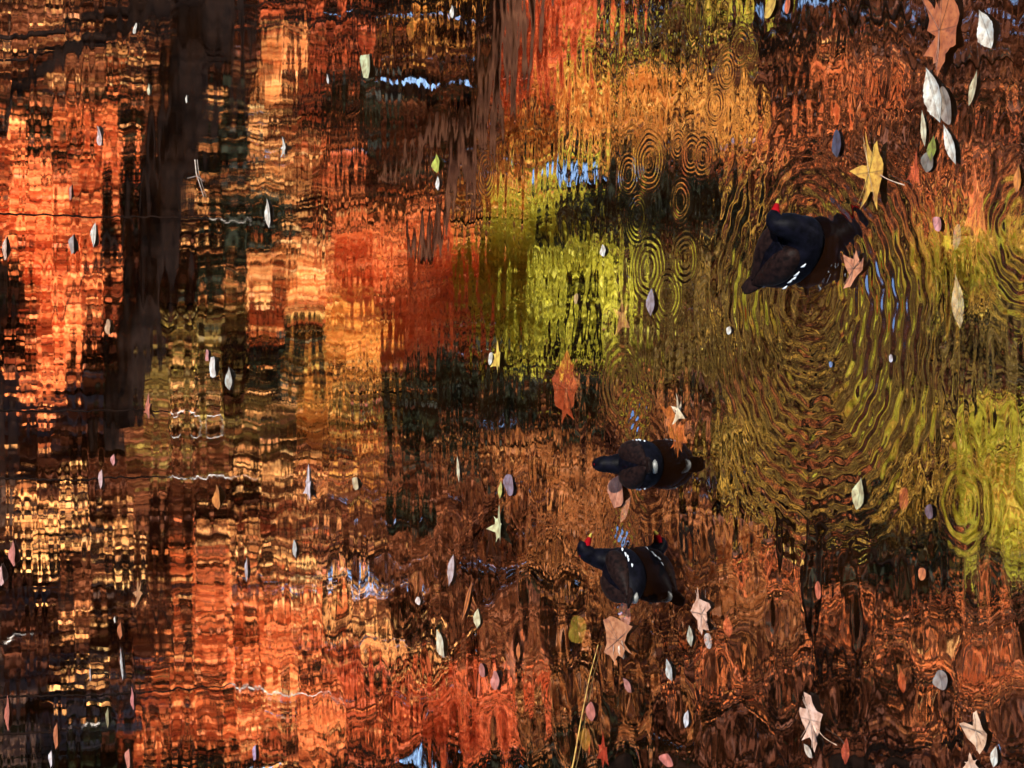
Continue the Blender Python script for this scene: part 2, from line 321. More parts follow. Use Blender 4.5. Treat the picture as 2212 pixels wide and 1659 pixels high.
tree('birch_tree', 'sparse olive birch in the hollow of the bank', 'olive', B(-4.5, 20), (-2.2, 20, 5.5), [
  (350,760,60,60,19.4,.7),(450,740,80,60,19.4,.7),(580,800,110,80,19.6,.8),(560,900,120,60,19.6,.7),(340,920,100,100,19.6,.6),(830,870,80,60,19.6),(740,850,60,100,19.4,.7),(640,980,90,70,19.5,.7),(500,690,80,40,19.8,.7)], dens=.95, size=.062)
tree('oak_tree', 'brown oak with dull thinning leaves', 'brown', B(-6.2, 20.5), (-4.3, 20.5, 7), [
  (300,1000,150,120,20),(450,1000,100,90,20),(560,1080,120,90,20),(700,1100,110,120,20),(830,1040,110,120,20.2),(980,1100,140,140,20.2),(850,1250,150,110,20.2),(1020,1300,120,120,20.3),(1000,1420,130,80,20.3),(500,1200,120,80,20,.8),(260,1300,150,120,20,.5),(330,1400,110,90,20,.6)], dens=.75)
tree('maple_tree', 'orange maple with an upright column of leaves', 'orange', B(-7.0, 19.6), (-4.6, 19.4, 6.5), [
  (440,1260,32,100,18.8,1.3),(450,1400,36,90,18.8,1.2),(540,1330,60,80,18.9,1.2),(580,1430,85,90,18.9,1.4),(640,1560,80,80,18.9),(560,1570,70,70,18.9),(420,1580,90,60,18.9),(330,1620,70,40,18.8),(390,1480,50,60,18.9,.9),(660,1340,40,70,19)], dens=1.2)
tree('maple_tree', 'deep red maple low on the left bank', 'red', B(-8.2, 21), (-5.6, 20.6, 9), [
  (800,1490,80,60,19.8),(900,1530,100,70,19.8),(1010,1530,90,70,19.8),(1060,1600,80,60,19.8),(920,1610,110,50,19.8),(790,1590,80,60,19.8,.9),(730,1400,50,60,20,.7),(1000,1450,60,40,19.8,.8),(1120,1520,40,90,20,.8),(640,1130,60,50,19.8,.6),(730,960,60,40,19.6,.8),(590,1120,30,30,19.6,.8)], dens=1.2)
tree('beech_tree', 'golden beech with leaves in scattered handfuls', 'peach', B(-5.4, 18.6), (-3.6, 18.8, 5.8), [
  (600,1500,30,26,18.2),(870,1400,40,46,18.3),(500,1170,40,30,18.2),(660,1200,40,50,18.2,.8),(110,1110,90,26,18,.7),(60,1160,60,30,18,.7),(260,1170,60,40,18.1,.5),(120,1420,80,60,18,.2),(740,1280,80,60,18.3,.4),(200,1120,60,30,18.1,.3),(560,1020,50,30,18.2,.7),(680,1050,50,30,18.2,.7),(570,840,60,26,18.2,.5),(560,1640,60,20,18.3)], dens=1.0, size=.062)
tree('beech_tree', 'tawny beech with a fine leaved open crown', 'copper', B(-4.2, 20.4), (-3.2, 20.6, 12), [
  (1080,960,90,40,19.6,.8),(1200,1000,90,80,19.8,.8),(1180,1130,70,120,19.8,.9),(1300,1100,110,100,20,.55),(1280,1300,120,140,20,.5),(1400,1450,130,150,20,.45),(1230,1480,80,150,20,.6),(1480,1200,120,120,20,.5),(1560,1330,90,60,20,.7),(1330,900,100,80,20,.45),(1630,1280,80,60,20.2,.7)], dens=0.95, size=.062)
tree('maple_tree', 'scattered orange sprays high over the crimson maple', 'orange', B(7.0, 21.5), (5.0, 21.0, 13), [
  (1800,165,60,34,20,.8),(1890,200,36,50,20,.8),(1750,275,90,30,20,.7),(1990,460,60,40,20,.7),(1905,420,50,30,20,.6),(2060,390,40,60,20,.5),(1640,330,60,40,20,.6),(2190,250,30,90,20,.4)], dens=.9, size=.062)
tree('maple_tree', 'loose orange sprays high on the left side of the wood', 'orange', B(-7.6, 21.6), (-5.2, 21, 12.5), [
  (1690,1250,50,34,20,.7),(1870,1330,50,40,20,.6),(1960,1440,40,50,20,.6),(2090,1290,70,40,20,.7),(2180,1480,40,60,20,.8),(1540,1440,50,60,20,.6),(1610,1500,40,30,20,.5),(2000,1560,40,30,20,.5),(1780,1400,40,40,20,.4)], dens=.85, size=.062)
tree('birch_tree', 'green birch bough high above the water', 'lime', B(-1.2, 22), (-1.0, 21.2, 13.5), [
  (2060,560,90,45,19.6,1.0),(2175,550,70,65,19.6,1.1),(1985,590,50,40,19.6,.8),(2150,950,80,80,19.6,1.1),(2195,1060,60,130,19.6,1.3),(2120,1100,60,100,19.6,.9),(1545,12,60,22,19.8,1.2),(1290,50,30,40,19,1.0),(1310,100,24,30,19,.9)], dens=1.2)
tree('hickory_tree', 'yellow hickory with high golden boughs', 'gold', B(2.2, 22.4), (.4, 21.2, 14), [
  (2050,560,110,60,19.8,1.3),(2160,550,90,80,19.8,1.4),(2000,640,70,50,20,.7),(2120,930,90,90,20,.9),(2190,1060,70,130,20,1.1),(2080,1080,80,100,20,.7),(1940,1000,80,80,20,.5),(1590,1030,50,70,20.2,.5),(1620,620,80,90,20.2,.22),(1930,760,70,110,20.2,.3),(1540,20,60,24,20,.9),(1640,900,90,110,20.2,.35),(1620,420,40,90,20.2,.4),(1700,1100,80,40,20,.6)], dens=1.0, size=.062)
tree('oak_tree', 'olive brown oak with a deep high crown', 'olive', B(.8, 23.6), (.4, 22.4, 13), [
  (1460,620,130,110,21),(1480,800,130,130,21),(1640,740,150,140,21,.4),(1780,650,130,100,21,.35),(1800,850,140,140,21,.33),(1950,820,130,120,21),(2100,760,130,90,21),(1520,1000,110,120,21,.6),(1750,1000,130,90,21,.5),(1400,290,70,40,20.5,.9),(1300,60,50,60,20.4,.6),(1420,60,90,60,21,.5),(1560,100,80,90,21,.3),(2100,1180,110,60,21,.7),(1900,1080,90,60,21)], dens=0.85, size=.062)
tree('maple_tree', 'high crimson maple over the bank top', 'brown', B(7.6, 24), (4.4, 22.6, 14), [
  (1800,170,90,50,20.6,.7),(1880,200,60,60,20.6,.7),(1740,290,120,40,20.6,.5),(1960,400,120,60,20.6,.6),(2080,350,110,90,20.7,.6),(2140,470,90,40,20.6,.8),(1900,330,80,60,20.6,.5),(2190,180,60,120,20.8,.5),(1950,150,80,60,20.8,.4),(1700,150,60,50,20.8,.5)], dens=0.8, size=.062)
tree('maple_tree', 'rust maple with leaves thinning at the top', 'brown', B(-7.4, 23.8), (-4.2, 22.4, 14), [
  (1700,1250,100,50,20.8,.6),(1850,1300,100,60,20.8,.5),(1930,1420,90,90,20.8,.5),(2060,1330,110,70,20.8,.6),(2170,1430,70,110,20.8,.8),(2100,1560,90,60,20.8,.4),(1560,1500,90,90,20.8,.45),(1800,1480,90,80,20.8,.3),(1650,1420,60,60,20.8,.4),(2150,1300,60,40,20.8,.7)], dens=0.85, size=.062)
random.seed(5)
# dark wood behind, shade put into its leaf colours: each tree its own crown
def backtree(x, y, z0, ztop, rad, mat, label, kind='pine_tree', n=9000, size=.2):
    for _ in range(12):          # keep trunks clear of the gaps where sky shows through
        X_, Y_ = proj_mirror(np.array([[x, y, z0+.6*(ztop-z0)]])); X2, Y2 = proj_mirror(np.array([[x, y, z0+.2*(ztop-z0)]]))
        if any(a < v < b for v in (Y_[0], Y2[0]) for a, b in ((150, 250), (345, 415))): x -= .3
    root = empty(kind, B(x, y)); tag(root, label, 'tree', 'dark trees up the slope'); loc = np.array(root.location)
    tp = Vector((x+random.uniform(-.15, .15), y, ztop)); tk = wander(root.location, tp, 10, .05)
    paths = [(tk, [.26*(1-.08*i) for i in range(11)])]
    ns = 90; C = rng.normal(size=(ns, 3)); C /= np.linalg.norm(C, axis=1)[:, None]; C *= rng.uniform(.2, 1, ns)[:, None]**.5
    C = C*np.array([rad, rad, (ztop-z0)/2]) + np.array([x, y, (ztop+z0)/2])
    for k in range(14): paths.append((wander(tk[random.randint(4, 9)], C[k], 5, .15), [.05*(1-.15*i) for i in range(6)]))
    V, Q = tube(paths, 6); link('trunk', mesh_np('trunk', np.array(V)-loc, Q, True), MAT['bark'], root)
    idx = rng.integers(0, ns, n); P = C[idx]+rng.normal(size=(n, 3))*np.array([.5, .5, .3])
    V, Fc = leaves(P, size); link('crown', mesh_np('crown', V-loc, Fc), MAT[mat], root)
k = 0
ORD = ['first', 'second', 'third', 'fourth', 'fifth', 'sixth', 'seventh', 'eighth', 'ninth']; ROW = {25.5: 'lowest', 29: 'second', 33: 'third', 37: 'fourth', 40: 'added topmost'}
for yy, zl, n_, zt in ((25.5, 1.5, 7, 12), (29, 7, 8, 20), (33, 12, 9, 29), (37, 17, 9, 36), (40, 28, 8, 47)):  # last row added, extra tall, to keep sky out of the wake
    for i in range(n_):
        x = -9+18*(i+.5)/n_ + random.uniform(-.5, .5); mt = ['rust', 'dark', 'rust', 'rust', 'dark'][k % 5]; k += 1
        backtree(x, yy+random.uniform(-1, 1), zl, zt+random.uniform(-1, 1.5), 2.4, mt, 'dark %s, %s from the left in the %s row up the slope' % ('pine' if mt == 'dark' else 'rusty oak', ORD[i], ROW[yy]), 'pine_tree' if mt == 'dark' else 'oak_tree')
# leaning trunks and bare limbs whose mirror images cross the water
def limbtree(label, chains, barkm='bark', cat='tree'):
    b = chains[0][0]; root = empty('leaning_tree', B(b.x, b.y)); tag(root, label, cat, 'leaning trees at the water edge'); loc = np.array(root.location)
    for i, (nm, pts, rad) in enumerate([( 'trunk' if i == 0 else 'limb', c, r) for i, (c, r) in enumerate(CH(chains))]):
        V, Q = tube([(pts, rad)], 12 if i == 0 else 7); link(nm, mesh_np(nm, np.array(V)-loc, Q, True), MAT[barkm], root)
def CH(chains): return [(c[:-1], c[-1]) for c in chains]
def chain(px, D, r0, r1, n=4, amp=.03):
    pts = [R(X, Y, D+random.uniform(-.1, .1)) for X, Y in px]; out = []
    for i in range(len(pts)-1):
        for j in range(n):
            p = pts[i].lerp(pts[i+1], j/n); out.append(p+Vector([random.uniform(-amp, amp) for _ in range(3)]))
    out.append(pts[-1]); m = len(out)-1
    return out+[[r0+(r1-r0)*i/m for i in range(m+1)]]
limbtree('thick dark trunk leaning far out over the pond', [
  chain([(470,-160),(440,0),(400,180),(360,400),(320,600),(270,800),(240,980)], 17.6, .29, .13, amp=.09),
  chain([(430,60),(360,180),(330,330),(300,470)], 17.5, .07, .04), chain([(380,300),(290,480),(210,560),(120,690)], 17.5, .03, .012),
  chain([(500,-80),(520,60),(500,200),(510,330),(450,400)], 17.7, .08, .03), chain([(330,560),(330,760),(300,900)], 17.5, .07, .03)])
limbtree('black forked branch reaching across the far water', [
  chain([(520,-80),(400,-5),(300,35),(230,75),(150,110),(70,160),(20,205),(5,290)], 16.6, .085, .035, amp=.025),
  chain([(400,-5),(330,5),(200,35),(130,70),(0,80)], 16.6, .055, .02), chain([(230,75),(160,100),(100,110),(0,130)], 16.6, .03, .01),
  chain([(340,45),(280,55),(230,105),(150,105)], 16.6, .02, .008), chain([(390,20),(330,70),(280,95),(270,200),(260,280)], 16.6, .02, .008),
  chain([(600,30),(560,80),(585,160),(570,240)], 16.8, .03, .012)])
limbtree('brown leaning trunk standing between red and orange crowns', [
  chain([(1150,-60),(1100,80),(1050,200),(1010,300),(960,430),(900,560)], 18.2, .22, .08, amp=.04),
  chain([(1040,220),(960,280),(900,320),(850,400)], 18.2, .08, .03), chain([(1060,280),(1010,380),(985,480)], 18.2, .07, .03)], 'palebark')
limbtree('slim dark tree with paired stems high over the bank', [
  chain([(1740,1010),(1755,1080),(1750,1180),(1745,1290),(1740,1380)], 18.4, .16, .07, amp=.03),
  chain([(1785,1030),(1790,1110),(1800,1200),(1810,1350),(1815,1480)], 18.4, .09, .05), chain([(1810,1080),(1840,1160),(1900,1210),(1990,1240),(2040,1310)], 18.4, .05, .025),
  chain([(1745,1300),(1765,1400),(1760,1480)], 18.4, .06, .03), chain([(2100,900),(2060,860),(2020,820),(1990,800)], 18.5, .05, .03)])
limbtree('dark evergreen stump limb behind the black hollow', [
  chain([(1270,600),(1262,660),(1245,720),(1200,790)], 18.0, .09, .05, amp=.05),
  chain([(560,770),(600,760),(640,730)], 18.1, .08, .04)])
def darkclump(label, regs, mat='dark', D=17.9):  # near-black leaf clumps stand in for shade in the hollows of the wood
    b = R(regs[0][0], regs[0][1], D+.3); root = empty('hollow_shade_clump', B(b.x, 27.5)); tag(root, label, 'evergreen', 'black leaf clumps standing in for shaded hollows'); loc = np.array(root.location)
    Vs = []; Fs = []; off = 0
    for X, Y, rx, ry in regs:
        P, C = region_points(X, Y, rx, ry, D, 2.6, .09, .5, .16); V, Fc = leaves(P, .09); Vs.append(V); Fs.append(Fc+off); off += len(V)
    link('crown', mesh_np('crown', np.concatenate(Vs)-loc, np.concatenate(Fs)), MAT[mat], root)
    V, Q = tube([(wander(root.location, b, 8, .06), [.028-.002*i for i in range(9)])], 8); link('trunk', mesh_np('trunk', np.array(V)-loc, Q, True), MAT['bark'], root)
darkclump('black leaf clump, shade of the hollow beside the leaning trunk', [(510,485,60,80),(475,325,44,60),(560,500,50,75),(440,600,30,60)])
darkclump('black leaf clump, shade between amber and lime crowns', [(1260,460,45,60),(1330,440,70,60),(1420,430,70,60),(1510,420,70,45),(1570,450,50,50),(1190,300,25,40)])
darkclump('black leaf clump, low shade under the lime birch', [(900,850,60,45),(980,835,80,45),(1080,850,90,50),(1170,850,70,50),(950,800,60,30),(890,950,50,60),(980,950,30,60)])
darkclump('black leaf clump, shade at the foot of the slope', [(760,230,70,50),(590,800,40,40),(640,720,30,30),(230,870,30,40),(870,1130,50,60)])
# boundary trees to either side so the wood goes on
for sx in (-1, 1):
    for i in range(3):
        x = sx*(10.5+i*3.6)
        backtree(x, 20+random.uniform(-1, 1.5), 1.2, 11+random.uniform(-2, 3), 2.3, ['orange', 'amber', 'brown'][i], '%s leaved maple, %s out along the far bank on the %s' % (['orange', 'amber', 'brown'][i], ['nearest', 'midway', 'farthest'][i], 'right' if sx > 0 else 'left'), 'maple_tree', 9000, .14)
print('TREES DONE')
# ------------------------------------------------------------------ floating and sunken leaves
KEXP = 7.6
def lin(c): return tuple(((v/255)/12.92 if v <= 10 else ((v/255+.055)/1.055)**2.4) for v in c)
_lm = {}
def leafcolor(rgb, sunk=False):
    key = (rgb, sunk)
    if key in _lm: return _lm[key]
    k = 1.0/KEXP; q = (2.6, 3.8, 7.0) if sunk else (1, 1, 1)
    c = tuple(min(.85, v*k*w_) for v, w_ in zip(lin(rgb), q))
    m, n, l = newmat('leaf_skin'); out = n.new('ShaderNodeOutputMaterial'); b = n.new('ShaderNodeBsdfPrincipled'); b.inputs['Roughness'].default_value = .5
    b.inputs['Specular IOR Level'].default_value = .25
    tc = n.new('ShaderNodeTexCoord'); nz = n.new('ShaderNodeTexNoise'); nz.inputs['Scale'].default_value = 55; nz.inputs['Detail'].default_value = 5
    n2 = n.new('ShaderNodeTexNoise'); n2.inputs['Scale'].default_value = 260
    rp = n.new('ShaderNodeValToRGB'); e_ = rp.color_ramp.elements; e_[0].position = .3; e_[0].color = (c[0]*.38, c[1]*.27, c[2]*.22, 1); e_[1].position = .62; e_[1].color = (*c, 1)
    x = e_.new(.47); x.color = (c[0]*.80, c[1]*.70, c[2]*.62, 1)
    r2 = n.new('ShaderNodeValToRGB'); r2.color_ramp.elements[0].position = .30; r2.color_ramp.elements[1].position = .40; r2.color_ramp.elements[0].color = (.35, .2, .12, 1)
    mx = n.new('ShaderNodeMix'); mx.data_type = 'RGBA'; mx.blend_type = 'MULTIPLY'; mx.inputs[0].default_value = .8
    l.new(tc.outputs['Object'], nz.inputs['Vector']); l.new(tc.outputs['Object'], n2.inputs['Vector']); l.new(nz.outputs[0], rp.inputs[0]); l.new(n2.outputs[0], r2.inputs[0])
    l.new(rp.outputs[0], mx.inputs[6]); l.new(r2.outputs[0], mx.inputs[7])
    sx = n.new('ShaderNodeSeparateXYZ'); l.new(tc.outputs['Object'], sx.inputs[0]); ab = n.new('ShaderNodeMath'); ab.operation = 'ABSOLUTE'; l.new(sx.outputs[0], ab.inputs[0])
    mr = n.new('ShaderNodeMapRange'); mr.inputs[1].default_value = .0006; mr.inputs[2].default_value = .0022; mr.inputs[3].default_value = .55; mr.inputs[4].default_value = 1.0; l.new(ab.outputs[0], mr.inputs[0])
    m2 = n.new('ShaderNodeMix'); m2.data_type = 'RGBA'; m2.blend_type = 'MULTIPLY'; m2.inputs[0].default_value = 1; l.new(mx.outputs[2], m2.inputs[6]); l.new(mr.outputs[0], m2.inputs[7]); l.new(m2.outputs[2], b.inputs['Base Color'])
    bp = n.new('ShaderNodeBump'); bp.inputs['Distance'].default_value = .002; bp.inputs['Strength'].default_value = .6; l.new(nz.outputs[0], bp.inputs['Height']); l.new(bp.outputs[0], b.inputs['Normal'])
    l.new(b.outputs[0], out.inputs[0]); _lm[key] = m; return m
def outline(shape, rnd):
    if shape == 'lance':
        pts = []
        for i in range(25):
            t = i/24; wv = .5*math.sin(math.pi*min(1, t**.85))**1.25; pts.append((wv*(1+rnd.uniform(-.06, .06)), t-.5))
        for i in range(23, 0, -1):
            t = i/24; wv = .5*math.sin(math.pi*min(1, t**.85))**1.25; pts.append((-wv*(1+rnd.uniform(-.06, .06)), t-.5))
        return pts
    if shape == 'oval':
        q_ = rnd.uniform(0, 6.28); return [(.5*math.cos(a)*(1-.28*abs(math.sin(a))**3)*(1+.07*math.sin(3*a+q_)+rnd.uniform(-.03, .03)), .5*math.sin(a)*(1+.06*math.sin(2*a+q_))) for a in [2*math.pi*i/34 for i in range(34)]]
    if shape == 'star':       # five narrow lobes like sweet gum
        L = [(90, .56), (36, .50), (-28, .52), (208, .52), (144, .50)]; inner = .17
    elif shape == 'maple':
        L = [(90, .55), (40, .50), (-15, .44), (-60, .30), (240, .30), (195, .44), (140, .50)]; inner = .26
    else:                     # torn, a few uneven points
        L = [(88, .55), (30, .34), (-40, .48), (-95, .4), (200, .44), (140, .30)]; inner = .2
    L = sorted(((a % 360), r*rnd.uniform(.88, 1.1)) for a, r in L); pts = []
    for i, (a_, r) in enumerate(L):
        b_, r2 = L[(i+1) % len(L)]; b_ += 360 if b_ < a_ else 0
        A = math.radians(a_); Bm = math.radians((a_+b_)/2)
        for s_, dd in ((-.10, .72), (0, 1.0), (.10, .72)):
            pts.append((r*dd*math.cos(A+s_*.9/dd), r*dd*math.sin(A+s_*.9/dd)))
        if shape == 'maple': pts.append((r*.62*math.cos(A+.26), r*.62*math.sin(A+.26)))
        q = inner*rnd.uniform(.85, 1.15); pts.append((q*math.cos(Bm), q*math.sin(Bm)))
        if shape == 'maple': pts.append((r2*.62*math.cos(math.radians(b_)-.26), r2*.62*math.sin(math.radians(b_)-.26)))
    return pts
def blade(shape, Lm, Wm, curl, rnd):
    P = outline(shape, rnd); n_ = len(P)
    x0, x1 = min(p[0] for p in P), max(p[0] for p in P); y0, y1 = min(p[1] for p in P), max(p[1] for p in P)
    P = [((x-(x0+x1)/2)/(x1-x0), (y-(y0+y1)/2)/(y1-y0)) for x, y in P]; V = []; Q = []
    rings = [1, .8, .58, .34, .12]; tw = rnd.uniform(-.5, .5)
    for s_ in rings:
        for x, y in P:
            X = x*s_*Wm; Y = y*s_*Lm
            z = curl*Wm*(abs(x*s_)**1.6)*.55 + curl*Lm*.16*(y*s_)**2 + tw*curl*x*y*s_*s_*Wm + Wm*.02*math.sin(7*x*s_+5*y*s_+tw*9)
            V.append((X, Y, z))
    for r_ in range(len(rings)-1):
        for i in range(n_):
            j = (i+1) % n_; Q.append((r_*n_+i, r_*n_+j, (r_+1)*n_+j, (r_+1)*n_+i))
    me = bpy.data.meshes.new('blade'); me.from_pydata(V, [], Q+[tuple(range((len(rings)-1)*n_, len(rings)*n_))]); me.update()
    for p in me.polygons: p.use_smooth = True
    return me
def traced(rgb, pts, label, stem=None, z=.003, curl=.006, kind='floating_leaf'):
    """a lobed leaf with an outline of its own: inner rings bulge, lobes lift a little"""
    sunk = z < 0; P = [W(x, y, z) for x, y in pts]; c = sum(P, Vector())/len(P); P = [p-c for p in P]; rnd = random.Random(len(pts)*7+int(pts[0][0]))
    D_ = []
    for i in range(len(P)):
        a_, b_ = P[i], P[(i+1) % len(P)]
        for t in (0, .5):
            q = a_.lerp(b_, t); D_.append(q*(1+(rnd.uniform(-.035, .035) if t else 0)))
    V = []; Q = []; n_ = len(D_); rings = [1, .82, .6, .38, .15]; mx = max(p.length for p in D_)
    for s_ in rings:
        for p in D_:
            rr = p.length*s_/mx; V.append((p.x*s_, p.y*s_, curl*rr**2*(.6+.5*math.sin(3*math.atan2(p.y, p.x)+len(pts)))+.002*math.sin(60*p.x*s_+45*p.y*s_)))
    for r_ in range(len(rings)-1):
        for i in range(n_):
            j = (i+1) % n_; Q.append((r_*n_+i, r_*n_+j, (r_+1)*n_+j, (r_+1)*n_+i))
    o = empty(kind, c); link('blade', mesh_py('blade', V, Q+[tuple(range((len(rings)-1)*n_, len(rings)*n_))]), leafcolor(rgb, sunk), o)
    far = sorted(P, key=lambda p: -p.length)[:5]
    V, Qf = tube([([Vector((0, 0, .002)), p*.45+Vector((0, 0, .003)), p*.85+Vector((0, 0, .004+curl*.6))], [.0011, .0008, .0004]) for p in far], 5)
    link('vein', mesh_np('vein', V, Qf, True), leafcolor(tuple(int(v*.75) for v in rgb), sunk), o)
    if stem:
        e_ = [W(x, y, z)-c for x, y in stem]; pts_ = [e_[0].lerp(e_[1], t)+Vector((0, 0, .003+.008*math.sin(3.1*t))) for t in (0, .25, .5, .75, 1)]
        V, Qf = tube([(pts_, [.0014, .0011, .0010, .0010, .0015])], 6); link('stem', mesh_np('stem', V, Qf, True), leafcolor((225, 195, 170)), o)
    tag(o, label, 'leaf', 'leaves sunk just under the surface' if sunk else 'leaves afloat on the pond')
def mesh_py(name, V, F_):
    me = bpy.data.meshes.new(name); me.from_pydata(V, [], F_); me.update()
    for p in me.polygons: p.use_smooth = True
    return me
def leaf(shape, rgb, X, Y, dx, dy, wpx, label, curl=.25, z=None, stem=None, kind='floating_leaf', cat='leaf', group='leaves afloat on the pond'):
    sunk = z is not None and z < 0; z0 = z if z is not None else .003
    rnd = random.Random(int(X*7+Y*13)); a_ = W(X-dx, Y-dy, z0); b_ = W(X+dx, Y+dy, z0); L = (a_-b_).length; s_, si = scale_at(X, Y)
    ax = (a_-b_).normalized(); ang = math.atan2(ax.y, ax.x)-math.pi/2
    # the picture width is across the picture x, foreshortened along the depth of the pond
    wm = wpx*s_/si*abs(ax.x) + wpx*s_*abs(ax.y)
    if abs(ax.x) < .5: wm = wpx*s_*1.2
    c = W(X, Y, z0)
    me = blade(shape, L, wm, curl, rnd); me.materials.append(leafcolor(rgb, sunk))
    big = stem or L > .12
    if not big:
        o = bpy.data.objects.new(kind, me); COL.objects.link(o); o.location = c; o.rotation_euler = (0, 0, ang); me.name = kind
    else:
        o = empty(kind, c, ang); bl = bpy.data.objects.new('blade', me); COL.objects.link(bl); bl.parent = o
        st = [((0, -L*.42, .002)), (0.002, -L*.1, .003), (0, L*.2, .003), (0, L*.4, .003)]
        V, Qf = tube([(st, [.0014, .0012, .0009, .0004])], 6); mb = mesh_np('midrib', V, Qf, True); q = link('midrib', mb, leafcolor(tuple(int(v*.8) for v in rgb), sunk), o)
        if stem:
            e_ = W(stem[0], stem[1], z0) - c; ca, sa = math.cos(-ang), math.sin(-ang); ex = e_.x*ca-e_.y*sa; ey = e_.x*sa+e_.y*ca
            pts = [(ex*t, ey*t, .003+.01*math.sin(3.1*t)) for t in (0, .25, .5, .75, 1)]
            V, Qf = tube([(pts, [.0016, .0014, .0012, .0012, .0018])], 6); link('stem', mesh_np('stem', V, Qf, True), leafcolor((225, 200, 170)), o)
    tag(o, label, cat, group if not sunk else 'leaves sunk just under the surface'); return o
WH = (232, 236, 228); CR = (226, 222, 190); YG = (190, 205, 80); TAN = (205, 140, 90); PK = (215, 150, 150); PT = (228, 190, 165); GY = (128, 122, 112); LV = (150, 135, 155)
